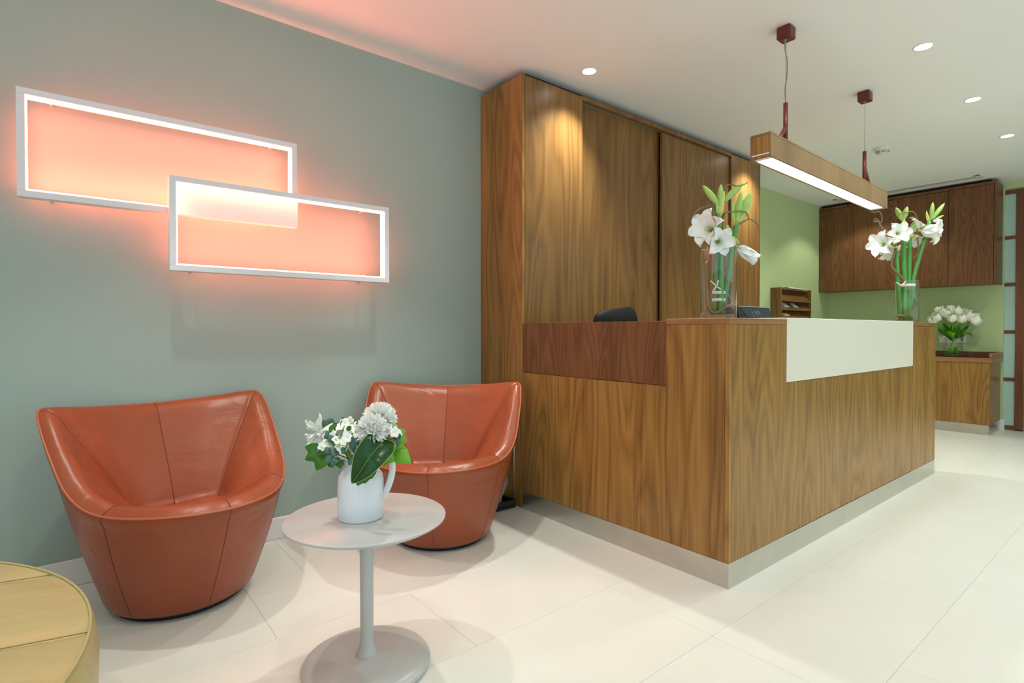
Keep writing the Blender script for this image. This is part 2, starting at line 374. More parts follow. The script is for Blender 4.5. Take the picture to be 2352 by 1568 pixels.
part('shadow_gap_filler', MB().box((2.20, WF+.07, WT-.002), (4.95, WY-.03, CZ-.001), 0), 'dark_gap', t)  # dark block under the ceiling; the gap's shadow is put into its colour

# ------------------------------------------------------------------ reception desk
XD, YD, XE, KZ = 2.114, 1.19, 5.035, .107
YI = 1.50
t = thing('reception_desk', 'large walnut reception desk with white front panel and steel base', 'desk', (XD, YD, 0))
T = .02; g = .0012
part('side_panel', MB().box((XD, YI+g, KZ), (XD+T, WF-.003, .823-g)), 'walnut', t)
part('upper_side_panel', MB().box((XD+.003, YI+g, .823+g), (XD+.055, WF-.003, 1.121)), 'walnut_dark', t)
part('corner_panel', MB().box((XD, YD+.022, KZ), (XD+T, YI, 1.104)), 'walnut', t)
part('corner_post', MB().box((XD, YD, KZ), (XD+T, YD+.0208, 1.104)), 'walnut', t)
part('corner_panel', MB().box((XD+T+g, YD, KZ), (2.625-g, YD+T, 1.104)), 'walnut', t)
part('front_panel', MB().box((2.625+g, YD+.002, KZ), (4.5-g, YD+T, .829)), 'walnut', t)
part('white_panel', MB().box((2.625, YD-.001, .831), (4.5, YD+.03, 1.137), .002).box((2.625, YD+.028, 1.106), (4.5, YI, 1.137), .002), 'solid_white', t)
part('front_panel', MB().box((4.5+g, YD, KZ), (XE, YD+T, 1.104)), 'walnut', t)
part('end_panel', MB().box((XE-T, YD+T+g, KZ), (XE, YI, 1.104)), 'walnut', t)
for a, b in ((XD, 2.624), (4.501, XE)):
    part('counter_top', MB().box((a-.001, YD-.001, 1.1045), (b+.001 if b > 5 else b, YI, 1.130)), 'walnut_band', t)
part('inner_panel', MB().box((XD+.06, YI-T, .02), (XE-T, YI-.001, 1.104), 0), 'walnut_dark', t)
part('work_top', MB().box((XD+.06, YI, .71), (XE-.02, YI+.36, .74)), 'walnut_band', t)
part('work_leg', MB().box((XE-.06, YI, 0), (XE-.03, YI+.33, .71)), 'walnut_dark', t)
part('riser_shelf', MB().box((2.9, YI, 1.00), (3.62, YI+.30, 1.02)).box((2.9, YI+.03, .74), (2.92, YI+.28, 1.0)).box((3.60, YI+.03, .74), (3.62, YI+.28, 1.0)), 'walnut_dark', t)
part('kick_plate', MB().box((XD+.001, YD+.001, 0), (XD+.012, WF-.003, KZ-.001), .001), 'steel', t)
part('kick_plate', MB().box((XD+.012, YD+.001, 0), (XE-.001, YD+.012, KZ-.001), .001), 'steel', t)
part('kick_plate', MB().box((XE-.012, YD+.012, 0), (XE-.001, YI-.01, KZ-.001), .001), 'steel', t)

# ------------------------------------------------------------------ back wall cupboards
XC = 7.49
t = thing('wall_cupboard', 'row of dark walnut wall cupboards hung under the ceiling', 'cupboard', (XC, 1.265, 1.56))
part('carcass', MB().box((XC+.02, 1.285, 1.565), (WX-.002, 2.995, 2.62), 0), 'walnut_dark', t)
part('side_panel', MB().box((XC+.001, 1.265, 1.56), (WX-.002, 1.285, 2.632)), 'walnut_dark', t)
ds = [1.286, 1.667, 2.135, 2.603, 2.997]
for i in range(4): part('door', MB().box((XC, ds[i]+.002, 1.562), (XC+.019, ds[i+1]-.002, 2.598)), 'walnut_dark', t)
part('top_rail', MB().box((XC, 1.286, 2.602), (XC+.019, 2.997, 2.632)), 'walnut_dark', t)
part('shadow_gap_filler', MB().box((XC+.07, 1.33, 2.62), (WX-.01, 2.99, CZ-.001), 0), 'dark_gap', t)  # near-black block imitates the shadow above the cupboards
XL = 7.262
t = thing('sideboard', 'low walnut sideboard with raised edge and steel plinth under the cupboards', 'sideboard', (XL, 1.27, 0))
part('front_panel', MB().box((XL, 1.272, .103), (XL+.02, 2.998, .742)), 'walnut', t)
part('side_panel', MB().box((XL+.021, 1.27, .103), (WX-.018, 1.29, .742)), 'walnut', t)
part('plinth', MB().box((XL+.002, 1.272, 0), (WX-.06, 2.998, .102), .001), 'steel', t)
tp = part('top', MB().box((XL-.012, 1.25, .743), (WX-.002, 2.998, .79)), 'walnut_band', t)
part('edge_lip', MB().box((XL-.006, 1.25, .791), (WX-.002, 1.272, .838)), 'walnut_band', tp)
part('upstand', MB().box((WX-.022, 1.273, .791), (WX-.002, 2.998, .838)), 'walnut_dark', tp)
part('glass_inlay', MB().box((XL+.012, 1.274, .7905), (WX-.024, 2.998, .795), .001), 'black_glass', tp)

# ------------------------------------------------------------------ brochure rack
rx0, rx1, ry0, rz0, rz1 = 6.2, 6.98, 2.877, 1.09, 1.558
t = thing('brochure_rack', 'walnut brochure rack with sloping tiers on the lime wall', 'rack', (rx0, ry0, rz0))
part('side_board', MB().box((rx0, ry0, rz0), (rx0+.02, 2.999, rz1)), 'walnut_wardrobe', t)
part('side_board', MB().box((rx1-.02, ry0, rz0), (rx1, 2.999, rz1)), 'walnut_wardrobe', t)
part('back_board', MB().box((rx0+.02, 2.985, rz0), (rx1-.02, 2.999, rz1-.004), 0), 'walnut_dark', t)
tz = [1.115, 1.215, 1.315, 1.415]
for z in tz:
    part('tier', MB().add([(rx0+.021, ry0+.004, z), (rx1-.021, ry0+.004, z), (rx1-.021, ry0+.085, z+.092), (rx0+.021, ry0+.085, z+.092),
        (rx0+.021, ry0+.012, z-.006), (rx1-.021, ry0+.012, z-.006), (rx1-.021, ry0+.095, z+.086), (rx0+.021, ry0+.095, z+.086)],
        [(0, 1, 2, 3), (7, 6, 5, 4), (0, 4, 5, 1), (1, 5, 6, 2), (2, 6, 7, 3), (3, 7, 4, 0)]), 'walnut_wardrobe', t)
    part('tier_lip', MB().box((rx0+.021, ry0, z-.012), (rx1-.021, ry0+.010, z+.022)), 'walnut_wardrobe', t)
part('top_board', MB().box((rx0+.02, ry0+.03, rz1-.02), (rx1-.02, 2.985, rz1-.004)), 'walnut_wardrobe', t)
def leaflet(x, w_, z, h, m, label):
    y = ry0+.014
    mb = MB().add([(x, y, z), (x+w_, y, z), (x+w_, y+.06, z+h), (x, y+.06, z+h), (x, y+.012, z-.008), (x+w_, y+.012, z-.008), (x+w_, y+.068, z+h-.006), (x, y+.068, z+h-.006)],
        [(0, 1, 2, 3), (7, 6, 5, 4), (0, 4, 5, 1), (1, 5, 6, 2), (2, 6, 7, 3), (3, 7, 4, 0)])
    single('brochure', mb, m, label, 'brochure', (x, y, z), 'brochures in the walnut rack')
leaflet(6.235, .09, 1.345, .05, 'paper_blue', 'blue brochure at the left of the walnut rack')
leaflet(6.33, .11, 1.345, .05, 'paper_white', 'white brochure next to the blue one in the walnut rack')
leaflet(6.45, .11, 1.345, .045, 'paper_dark', 'dark brochure in the middle of the walnut rack')
leaflet(6.57, .10, 1.345, .05, 'paper_white', 'pale brochure at the right end of the filled tier of the walnut rack')
leaflet(6.235, .08, 1.245, .035, 'paper_red', 'red brochure in the lower tier of the walnut rack')
leaflet(6.33, .13, 1.245, .04, 'paper_white', 'white brochure in the lower tier of the walnut rack')
single('leaflet_stack', MB().box((6.44, 2.90, rz1), (6.86, 2.97, rz1+.012), .002).box((6.40, 2.90, rz1+.012), (6.6, 2.96, rz1+.02), .002), 'paper_white', 'white leaflets lying on top of the walnut rack', 'leaflets', (6.5, 2.93, rz1))

# wall socket
t = thing('wall_socket', 'white wall socket plate behind the tulips', 'socket', (WX, 1.69, .97))
part('plate', MB().box((WX-.010, 1.565, .928), (WX, 1.812, 1.01), .003), 'outlet_white', t)
for y in (1.60, 1.70): part('socket_hole', MB().lathe([(0, 0), (.012, 0), (.012, .002), (0, .002)], (0, 0, 0), 16).xf(Matrix.Translation((WX-.0105, y, .97)) @ Matrix.Rotation(PI/2, 4, 'Y')), 'slot_dark', t)

# ------------------------------------------------------------------ ceiling details
t = thing('smoke_detector', 'round white smoke detector on the ceiling beside the hanging lamp', 'smoke detector', (5.533, 1.698, CZ))
c = (5.533, 1.698, CZ)
part('base_ring', MB().lathe([(0, 0), (.064, 0), (.066, -.004), (.064, -.022), (.055, -.026), (0, -.026)], c, 36), 'detector', t)
part('dome', MB().lathe([(.05, -.026), (.047, -.036), (.036, -.05), (.02, -.056), (0, -.057)], c, 36), 'detector', t)
for z, r in ((-.031, .0492), (-.0385, .0457), (-.045, .0402)):
    for k in range(6):
        a0 = k*PI/3+.08; P = [(c[0]+r*math.cos(a0+q*.14), c[1]+r*math.sin(a0+q*.14), CZ+z) for q in range(7)]
        part('vent_slot', MB().tube(P, .0018, 5), 'slot_dark', t)
t = thing('ceiling_vent', 'long narrow slatted air vent in the ceiling before the cupboards', 'air vent', (7.33, 2.0, CZ))
vy0, vy1, vx0, vx1 = 1.36, 2.75, 7.25, 7.41
part('frame', MB().box((vx0, vy0, CZ-.006), (vx0+.02, vy1, CZ), .001).box((vx1-.02, vy0, CZ-.006), (vx1, vy1, CZ), .001).box((vx0, vy0, CZ-.006), (vx1, vy0+.05, CZ), .001).box((vx0, vy1-.05, CZ-.006), (vx1, vy1, CZ), .001), 'detector', t)
part('backing', MB().box((vx0+.02, vy0+.05, CZ-.0015), (vx1-.02, vy1-.05, CZ-.0005), 0), 'slot_dark', t)
for k in range(5): part('slat', MB().box((vx0+.032+k*.0235, vy0+.05, CZ-.004), (vx0+.040+k*.0235, vy1-.05, CZ-.002), 0), 'detector', t)

# ------------------------------------------------------------------ hanging lamp
A, B = Vector((2.654, 1.337, 0)), Vector((4.442, 1.382, 0)); ax = (B-A).normalized(); LL = (B-A).length
t = thing('pendant_lamp', 'long walnut beam lamp hanging over the desk on red fittings', 'lamp', (2.654, 1.337, 1.926), rz=math.atan2(ax.y, ax.x))
W2, zb, zt = .0515, 0.0, .122
def lp(name, mb, m, par=t): return part(name, mb, m, par, True)
lp('beam', MB().box((.0, -W2, zt-.012), (LL, W2, zt)).box((0, -W2, zb), (LL, -W2+.012, zt-.012)).box((0, W2-.012, zb), (LL, W2, zt-.012)), 'walnut_lamp')
for x in (0, LL-.012):
    e = lp('end_cap', MB().box((x, -W2+.012, zb), (x+.012, W2-.012, zt-.012)), 'walnut')
lp('end_slot', MB().box((-.0012, -W2+.008, .015), (.0, W2-.008, .021), 0), 'frame_white')
lp('reflector', MB().box((.012, -W2+.012, .05), (LL-.012, W2-.012, .055), 0).box((.012, -W2+.0121, zb+.003), (.05, W2-.0121, .05), 0).box((LL-.05, -W2+.0121, zb+.003), (LL-.012, W2-.0121, .05), 0), 'frame_white')
lp('light_tube', MB().box((.055, -W2+.0125, .006), (LL-.055, W2-.0125, .012), 0), 'lamp_white')
cz = CZ-1.926
for x, far in ((.281, 0), (1.487, 1)):
    cn = lp('ceiling_canopy', MB().box((x-.036, -.036, cz-.066), (x+.036, .036, cz-.0005), .006), 'oxblood')
    lp('screw', MB().tube([(x-.01, 0, cz-.0665), (x-.01, 0, cz-.072)], .008, 10), 'cable_grey', cn)
    lp('rod', MB().tube([(x, 0, zt), (x, 0, zt+.225)], .0115, 12), 'oxblood')
    s_ = -1 if not far else 1
    lp('brace', MB().tube([(x, -.004, zt+.105), (x+s_*.095, -.004, zt)], .0105, 8), 'oxblood')
    lp('wire', MB().tube([(x, 0, zt+.22), (x, 0, cz-.06)], .0012, 6), 'cable_grey')
lp('power_cable', MB().tube(crom([(.285, 0, zt+.2), (.283, .004, zt+.3), (.292, .0, zt+.36), (.283, -.006, zt+.44), (.272, .0, zt+.50), (.271, 0, cz-.06)], 6), .0032, 8), 'cable_grey')

# ------------------------------------------------------------------ wall light
t = thing('wall_light', 'two overlapping glowing orange rectangular frames on the sage wall', 'wall light', (.6, WY, 1.68))
def led_frame(x0, x1, z0, z1, yf, dep=.048, bw=.026):
    yb = yf+dep
    fr = part('frame', MB().box((x0, yf, z1-bw), (x1, yb, z1)).box((x0, yf, z0), (x1, yb, z0+bw)).box((x0, yf, z0+bw), (x0+bw, yb, z1-bw)).box((x1-bw, yf, z0+bw), (x1, yb, z1-bw)), 'frame_white', t)
    e = .005; f0, f1 = yf+.003, yb-.002
    part('led_strip', MB().box((x0+bw, f0, z0+bw+.0002), (x1-bw, f1, z0+bw+e), 0), 'led_orange_up', fr)
    for a, b in (((x0+bw, f0, z1-bw-e), (x1-bw, f1, z1-bw-.0002)),
                 ((x0+bw+.0002, f0, z0+bw+e), (x0+bw+e, f1, z1-bw-e)), ((x1-bw-e, f0, z0+bw+e), (x1-bw-.0002, f1, z1-bw-e))):
        part('led_strip', MB().box(a, b, 0), 'led_orange', fr)
    for x in (x0+.1, x1-.1):
        for z in (z0+bw/2, z1-bw/2): part('spacer', MB().tube([(x, yb-.001, z), (x, WY+.002, z)], .006, 8), 'frame_white', fr)
    return fr
f1 = led_frame(-.162, .890, 1.597, 2.018, 2.83)
f2 = led_frame(.331, 1.366, 1.340, 1.7545, 2.775)
part('overlap_panel', MB().box((.335, 2.8285, 1.597), (.890, 2.8298, 1.757), 0), 'frame_white', f1)
part('panel_line', MB().box((.365, 2.8281, 1.6215), (.867, 2.8284, 1.6228), 0).box((.8657, 2.8281, 1.6215), (.867, 2.8284, 1.745), 0), 'petal_white', f1)

# ------------------------------------------------------------------ armchairs
half = [(0, -.364, .754), (.22, -.338, .763), (.375, -.277, .781), (.413, -.243, .776), (.421, -.19, .735), (.412, -.09, .635), (.385, .045, .507), (.322, .17, .447), (.185, .345, .444), (0, .42, .446)]
ctrl = half+[(-u, v, z) for u, v, z in half[1:-1]][::-1]
NS = 8
rim = crom(ctrl, NS, True); NR = len(rim)
iBM, iBR, iFR, iFM = 0, 3*NS, 7*NS, 9*NS; iFL, iBL = NR-7*NS, NR-3*NS
O = Vector((0, .03)); KS = .63
def zk(v): return .352+.055*max(0, min(1, (v+.12)/.32))
def inner(i, s, seam=0):
    P = rim[i % NR]; q = Vector((P.x, P.y)); dv = O-q; d = s*dv.length
    xy = q+dv*s
    K = q+dv*KS; zkk = zk(K.y); a = s/KS
    roll = .024*math.sin(PI*min(1, d/.10)) if d < .10 else 0
    front = max(0, min(1, (P.y+.1)/.35))
    if a <= 1:
        e = a**(1.25+.5*front); e = e*(1-.25*front)+front*.25*a*a
        z = P.z+roll+(zkk-P.z)*e+.018*math.sin(PI*a)*(1-front*.6)
    else:
        b = (s-KS)/(1-KS); z = zkk+(.385-zkk)*b*b*.7+.012*math.sin(PI*min(1, b))
    return Vector((xy.x, xy.y, z-seam))
SS = [0, .015, .035, .06, .09, .13, .18, .25, .33, .42, .5, .56, .60, .63, .66, .72, .82, .92, 1.0]
def outer(i, tt):
    P = rim[i % NR]; a = math.atan2(P.y+.041, P.x); r = .256
    b = Vector((r*math.cos(a), -.041+r*math.sin(a), .022))
    if tt <= 0: return Vector((b.x*.93, -.041+(b.y+.041)*.93, .022))
    q = b.lerp(P, tt); o = Vector((math.cos(a), math.sin(a), 0))
    k = .010*math.sin(PI*tt)
    if tt < .05: k -= .012*(1-tt/.05)**2
    if tt > .9: k += .006*math.sin(PI*(tt-.9)/.1)
    return q+o*k
TT = [-1, .003, .015, .03, .05, .1, .2, .35, .5, .65, .8, .9, .93, .96, .985, 1.0]
def panel_rows(i0, i1):
    rows = []
    for s in SS:
        row = []
        for i in range(i0, i1+1):
            e = min(i-i0, i1-i); sm = .0045 if e == 0 else (.0012 if e == 1 else 0)
            row.append(inner(i, s, sm if .01 < s < .97 else 0))
        rows.append(row)
    return rows
def armchair(label, loc, ang, lea, seam, pipe):
    t = thing('tub_armchair', label, 'armchair', (loc[0], loc[1], 0), 'leather tub armchairs', ang-PI/2+PI)
    # own frame: u = to the right of a viewer in front, v = forward (root turned so that -y is forward)
    def P(name, mb, m, par=t):
        mb.v = [(p[0], -p[1], p[2]) for p in mb.v]; return part(name, mb, m, par, True)
    P('outer_shell', MB().grid([[outer(i, tt) for i in range(NR)] for tt in TT], True, True), lea)
    for nm, a, b in (('back_panel', iBL, NR), ('back_panel', 0, iBR), ('arm_panel', iBR, iFR), ('seat_panel', iFR, iFM), ('seat_panel', iFM, iFL), ('arm_panel', iFL, iBL)):
        P(nm, MB().grid(panel_rows(a, b)), lea)
    P('piping', MB().tube([rim[i % NR]+Vector((rim[i % NR].x, rim[i % NR].y, 0)).normalized()*.001+Vector((0, 0, -.001)) for i in range(NR+1)], .0042, 7, False), pipe)
    for i in (iBM, iBR, iFR, iFM, iFL, iBL):
        P('seam', MB().tube([inner(i, s, .0042) for s in SS[1:14]], .0018, 5), seam)
    for i in (iBR, iFR, iFM, iFL, iBL, iBM):
        P('seam', MB().tube([outer(i, tt) for tt in TT[3:]], .0016, 5), seam)
    P('base', MB().lathe([(0, 0), (.222, 0), (.228, .004), (.228, .024), (0, .024)], (0, -.041, 0), 48), 'black_plastic')
    return t
armchair('russet leather tub armchair on the left, under the glowing frames', (.352, 2.547), math.radians(-78.5), 'leather_russet', 'seam_russet', 'pipe_russet')
armchair('russet leather tub armchair beside the desk, behind the pitcher of flowers', (1.485, 2.44), math.radians(-129.3), 'leather_russet', 'seam_russet', 'pipe_russet')

# ------------------------------------------------------------------ round ottoman, bottom left
oc, OR = Vector((-.775, 1.56, 0)), .80
t = thing('round_ottoman', 'large round khaki leather ottoman cut off at the bottom left corner', 'ottoman', oc)
def dome(x, y): 
    q = min(1, math.hypot(x, y)/OR); return .430+.062*(1-q**2.6)
sy = [-.80, -.49, -.078, .332, .66, .80]
for k in range(5):
    rows = []
    for i in range(17):
        f = i/16; y = sy[k]+(sy[k+1]-sy[k])*f; y = max(-.7999, min(.7999, y)); hc = math.sqrt(OR*OR-y*y)
        dd = min(f, 1-f)*(sy[k+1]-sy[k]); gr = .006*math.exp(-(dd/.010)**2)+.008*math.exp(-(dd/.06)**2) if 0 < k < 4 else .006*math.exp(-(dd/.03)**2)
        rows.append([oc+Vector((hc*math.sin(PI/2*u), y, dome(hc*math.sin(PI/2*u), y)-gr*(1-abs(u)**6))) for u in [-1+j/14 for j in range(29)]])
    part('top_panel', MB().grid(rows), 'leather_khaki', t)
prof = [(.74, .02), (.775, .06), (.80, .16), (.815, .28), (.818, .36), (.812, .41), (.80, .432)]
part('side', MB().lathe(prof, oc, 72), 'leather_khaki', t)
part('piping', MB().lathe([(.802+.003*math.cos(a*PI/4), .432+.003*math.sin(a*PI/4)) for a in range(8)], oc, 96, True), 'pipe_khaki', t)
for k in (1, 2, 3, 4):
    y = sy[k]; hc = math.sqrt(OR*OR-y*y)
    part('seam', MB().tube([oc+Vector((hc*u, y, dome(hc*u, y)-.0136*(1-abs(u)**6))) for u in [-1+j/14 for j in range(29)]], .0013, 5), 'seam_khaki', t)
part('base', MB().lathe([(0, 0), (.72, 0), (.72, .022), (0, .022)], oc, 64), 'black_plastic', t)

# ------------------------------------------------------------------ pedestal table
tx, ty, tz_ = .73, 1.651, .484
t = thing('pedestal_table', 'round grey pedestal table between the armchairs', 'table', (tx, ty, 0))
part('tabletop', MB().lathe([(0, tz_), (.250, tz_), (.2525, tz_-.002), (.252, tz_-.006), (.235, tz_-.016), (.10, tz_-.02), (0, tz_-.02)], (tx, ty, 0), 72), 'table_grey', t)
part('column', MB().lathe([(.021, tz_-.02), (.021, .10), (.022, .075), (.026, .058), (.032, .048), (.034, .042), (.034, .034)], (tx, ty, 0), 32), 'table_grey', t)
part('base', MB().lathe([(0, .040), (.05, .0395), (.13, .037), (.175, .032), (.197, .024), (.202, .016), (.197, .006), (.19, 0), (0, 0)], (tx, ty, 0), 64), 'table_grey', t)

# ------------------------------------------------------------------ office chair behind desk
ox, oy = 2.42, 2.01
t = thing('office_chair', 'black office chair behind the desk with only its back showing', 'office chair', (ox, oy, 0))
rows = []
zz = [.60, .63, .70, .80, .90, 1.0, 1.08, 1.14, 1.175, 1.195, 1.205]
for k in range(len(zz)):
    f = k/(len(zz)-1); hw = .21+.02*math.sin(PI*f)-(.10*(max(0, f-.72)/.28)**2)
    th = .035*(1-.6*max(0, f-.7)/.3); row = []
    for j in range(20):
        a = 2*PI*j/20; u = hw*math.copysign(abs(math.cos(a))**.55, math.cos(a)); v = th*math.copysign(abs(math.sin(a))**.7, math.sin(a))+.06*(u/.22)**2
        row.append((u, v+.05*f, zz[k]+.02*(u/.22)*f))
    rows.append(row)
mb = MB().grid(rows, True, True); mb.add(rows[-1], [tuple(range(20))]).add(rows[0], [tuple(range(20))])
mb.xf(Matrix.Translation((ox, oy, 0)) @ Matrix.Rotation(math.radians(12), 4, 'Z') @ Matrix.Translation((0, -.05, 0)))
part('backrest', mb, 'black_fabric', t)
part('seat', MB().lathe([(0, .45), (.2, .45), (.235, .465), (.24, .49), (.22, .51), (0, .515)], (ox+.03, oy-.2, 0), 32), 'black_fabric', t)
part('back_bar', MB().tube([(ox+.03, oy-.18, .45), (ox, oy+.03, .45), (ox, oy+.06, .52), (ox, oy+.03, .75)], .018, 8), 'black_plastic', t)
part('gas_post', MB().tube([(ox+.03, oy-.2, .08), (ox+.03, oy-.2, .45)], .025, 12), 'steel', t)
for k in range(5):
    a = k*2*PI/5+.3; e = (ox+.03+.24*math.cos(a), oy-.2+.24*math.sin(a))
    f = part('foot', MB().tube([(ox+.03, oy-.2, .10), (e[0], e[1], .07)], [.022, .014], 8), 'black_plastic', t)
    part('caster', MB().tube([(e[0]-.012, e[1], .028), (e[0]+.012, e[1], .028)], .028, 14), 'black_plastic', f)

# ------------------------------------------------------------------ desk display
px0, px1, py = 3.045, 3.475, 1.64
t = thing('desk_display', 'dark grey display seen from behind on the desk beside the vase', 'display', (px0, py, 1.02))
sl = .05
def slab(x0, x1, y0, y1, z0, z1):
    return MB().add([(x0, y0, z0), (x1, y0, z0), (x1, y1, z0), (x0, y1, z0), (x0+.012, y0+sl, z1), (x1+.004, y0+sl, z1), (x1+.004, y1+sl*.7, z1), (x0+.012, y1+sl*.7, z1)],
        [(0, 1, 5, 4), (1, 2, 6, 5), (2, 3, 7, 6), (3, 0, 4, 7), (4, 5, 6, 7), (3, 2, 1, 0)])
part('casing', slab(px0+.035, px1, py, py+.08, 1.022, 1.222), 'pos_grey', t)
part('side_edge', slab(px0, px0+.0345, py+.012, py+.08, 1.022, 1.222), 'pos_edge', t)
def onface(u, z): return Vector((px0+.035+.012*(z-1.022)/.2+u, py+sl*(z-1.022)/.2-.0012, z))
part('top_edge', MB().tube([onface(.004, 1.2205), onface(.388, 1.2205)], .003, 6), 'pos_light', t)
for k in range(5):
    z = 1.195-.011*k-.004; part('vent_slot', MB().tube([onface(.014, z), onface(.030+.017*k, z)], .0021, 5), 'slot_dark', t)
part('trim_line', MB().tube([onface(.015, 1.215), onface(.105, 1.138)], .0022, 5), 'slot_dark', t)
mk = MB()
for u0, z0, u1, z1 in ((.150, 1.196, .170, 1.150), (.180, 1.184, .184, 1.197), (.190, 1.177, .195, 1.190), (.201, 1.170, .206, 1.182), (.172, 1.165, .174, 1.168), (.205, 1.196, .222, 1.160), (.225, 1.196, .248, 1.152), (.235, 1.196, .25, 1.175)):
    mk.tube([onface(u0, z0), onface(u1, z1)], .0013, 5)
part('logo_mark', mk, 'pos_light', t, label='pale slanted logo mark')
part('stand', MB().box((px0+.15, py+.06, 1.02), (px0+.30, py+.14, 1.05)), 'pos_edge', t)

# ------------------------------------------------------------------ flowers
def petal(L, W, prof, cup=.3, nt=7, ns=5, pt=1.0, wave=0):
    """prof: list of (r,h) along the petal in units of L; grown around +Z, pointing along +X"""
    rows = []
    pr = crom([(a, 0, b) for a, b in prof], 6); k = len(pr)-1
    for i in range(nt+1):
        f = i/nt; q = pr[min(k, int(round(f*k)))]
        w_ = W*(math.sin(PI*min(1, f**.75*.97+.03))**pt) if f < 1 else 0
        w_ = max(w_, .0008)
        row = []
        for j in range(ns):
            s = -1+2*j/(ns-1)
            row.append(Vector((q.x*L-cup*.25*W*s*s*(0.3+f), w_*s, q.z*L+cup*W*s*s*.6+wave*math.sin(5*f+3*s)*W)))
        rows.append(row)
    return MB().grid(rows)
def bloom(c, d, R, n=6, petal_m='petal_white', closed=0.0, roll=0, name='flower', parent=None, throat=True, W=.33):
    """trumpet flower of n petals with its mouth at c facing d"""
    mt = Matrix.Translation(Vector(c)) @ frame_to(d, roll) @ Matrix.Translation((0, 0, -R*.85))
    fo = None
    op = 1-closed
    for k in range(n):
        inn = k % 2
        mb = petal(R, R*W*(1.0 if inn else 1.08)*(1-.35*closed), [(.03, 0), (.10, .3), (.2+.10*op, .62), (.25+.42*op, .93+.15*closed), (.27+.72*op, .98-.16*op+.35*closed)], .35*(1-closed)+.30, 11, 7, .72, .05)
        mb.xf(mt @ Matrix.Rotation(2*PI*k/n, 4, 'Z') @ Matrix.Translation((0, 0, .004*inn)))
        if fo is None: fo = part(name, mb, petal_m, parent)
        else: part('petal', mb, petal_m, fo)
    base = MB().lathe([(.0, -.12*R), (.06*R, -.08*R), (.085*R, 0), (.09*R, .18*R), (.11*R, .34*R), (.0, .36*R)], n=12).xf(mt)
    part('calyx', base, 'bud_green', fo)
    if throat:
        st = MB()
        for k in range(6):
            a = 2*PI*k/6+.3; st.tube([(.03*R*math.cos(a), .03*R*math.sin(a), .25*R), (.1*R*math.cos(a), .1*R*math.sin(a), .62*R), (.15*R*math.cos(a), .15*R*math.sin(a), .8*R)], .0016, 5)
        part('stamens', st.xf(mt), 'throat_green', fo)
    return fo
def bud(a, b, r, parent, m='bud_green', name='bud'):
    a, b = Vector(a), Vector(b); L = (b-a).length
    mt = Matrix.Translation(a) @ frame_to(b-a)
    return part(name, MB().lathe([(r*.35, 0), (r*.7, .15*L), (r, .42*L), (r*.95, .62*L), (r*.6, .85*L), (r*.2, .97*L), (0, L)], n=10).xf(mt), m, parent)
def leafblade(pts, W, parent, m, name='leaf', fold=.25, up=(0, 0, 1), thick=0, nt=10, ns=5, rnd=False):
    P = crom(pts, 5); k = len(P)-1; rows = []
    for i in range(nt+1):
        f = i/nt; q = P[int(round(f*k))]; tg = (P[min(k, int(round(f*k))+1)]-P[max(0, int(round(f*k))-1)]).normalized()
        sd = tg.cross(Vector(up)); sd = sd.normalized() if sd.length > 1e-4 else tg.orthogonal().normalized()
        nr = sd.cross(tg); w_ = max(.0005, W*(math.sin(PI*f**.9) if rnd else 2.98*f**.6*(1-f)**1.05)) if 0 < f < 1 else .0005
        rows.append([q+sd*w_*s+nr*fold*w_*s*s for s in [-1+2*j/(ns-1) for j in range(ns)]])
    return part(name, MB().grid(rows), m, parent), rows
def vase(loc, r, h, label, wz=.045):
    t = thing('glass_vase', label, 'vase', loc); wl = .0045
    part('glass_body', MB().lathe([(0, 0), (r-.003, 0), (r, .003), (r, h)], loc, 56), 'glass', t)
    part('glass_rim', MB().lathe([(r-.0015+.0022*math.cos(a*PI/4), h+.0022*math.sin(a*PI/4)) for a in range(8)], loc, 56, True), 'glass', t)
    part('glass_bottom', MB().lathe([(r-.004, .004), (r-.004, .016), (r-.010, .018), (0, .018)], loc, 48), 'glass', t)
    part('water', MB().lathe([(0, .0185), (r-wl-.007, .0188), (r-wl-.0008, .0235), (r-wl-.0008, wz), (0, wz)], loc, 40), 'water', t)
    return t
def tubeway(pts, r, c, n=5): return MB().tube(crom([at(p[0], p[1], c, p[2] if len(p) > 2 else 0) for p in pts], n), r, 8)

# ---- vase on the near corner
V1 = (2.29, 1.345, 1.130)
vase(V1, .078, .322, 'tall clear glass vase on the near corner of the desk')
def A1(x, y, dpt=0): return at(x, y, V1, dpt)
def amaryllis(label, base, top, r, c, grp, via=None):
    b = Vector(base); t = thing('amaryllis', label, 'flower', b, grp)
    tp = Vector(top); mid = b.lerp(tp, .5)+Vector((0, 0, .0))
    v = Vector(via) if via else b.lerp(tp, .5)
    part('stem', MB().tube(crom([b, b.lerp(v, .6), v, v.lerp(tp, .55), tp], 4), [r]*8+[r*.9]*9, 12), 'stem_green', t)
    return t
def vfoot(V, dx_, dy_, z=.022): return Vector((V[0]+dx_, V[1]+dy_, V[2]+z))
G1 = 'amaryllis in the near vase'
s = amaryllis('tall amaryllis with three upright green buds in the near vase', vfoot(V1, -.012, .012), A1(1654, 492), .0115, V1, G1)
bud(A1(1652, 472), A1(1614, 425), .015, s); bud(A1(1654, 474, .005), A1(1656, 423), .0135, s); bud(A1(1664, 462), A1(1706, 419), .016, s)
leafblade([A1(1655, 495), A1(1659, 468, .012), A1(1664, 438, .015)], .012, s, 'spathe', 'spathe', up=FW)
leafblade([A1(1653, 494), A1(1649, 478, .01), A1(1646, 462, .01)], .009, s, 'bud_green', 'spathe', up=FW)
s = amaryllis('leaning amaryllis with two green buds in the near vase', vfoot(V1, .018, -.006), A1(1692, 512), .0135, V1, G1)
bud(A1(1692, 508), A1(1703, 440), .0165, s); bud(A1(1699, 502), A1(1725, 441), .018, s)
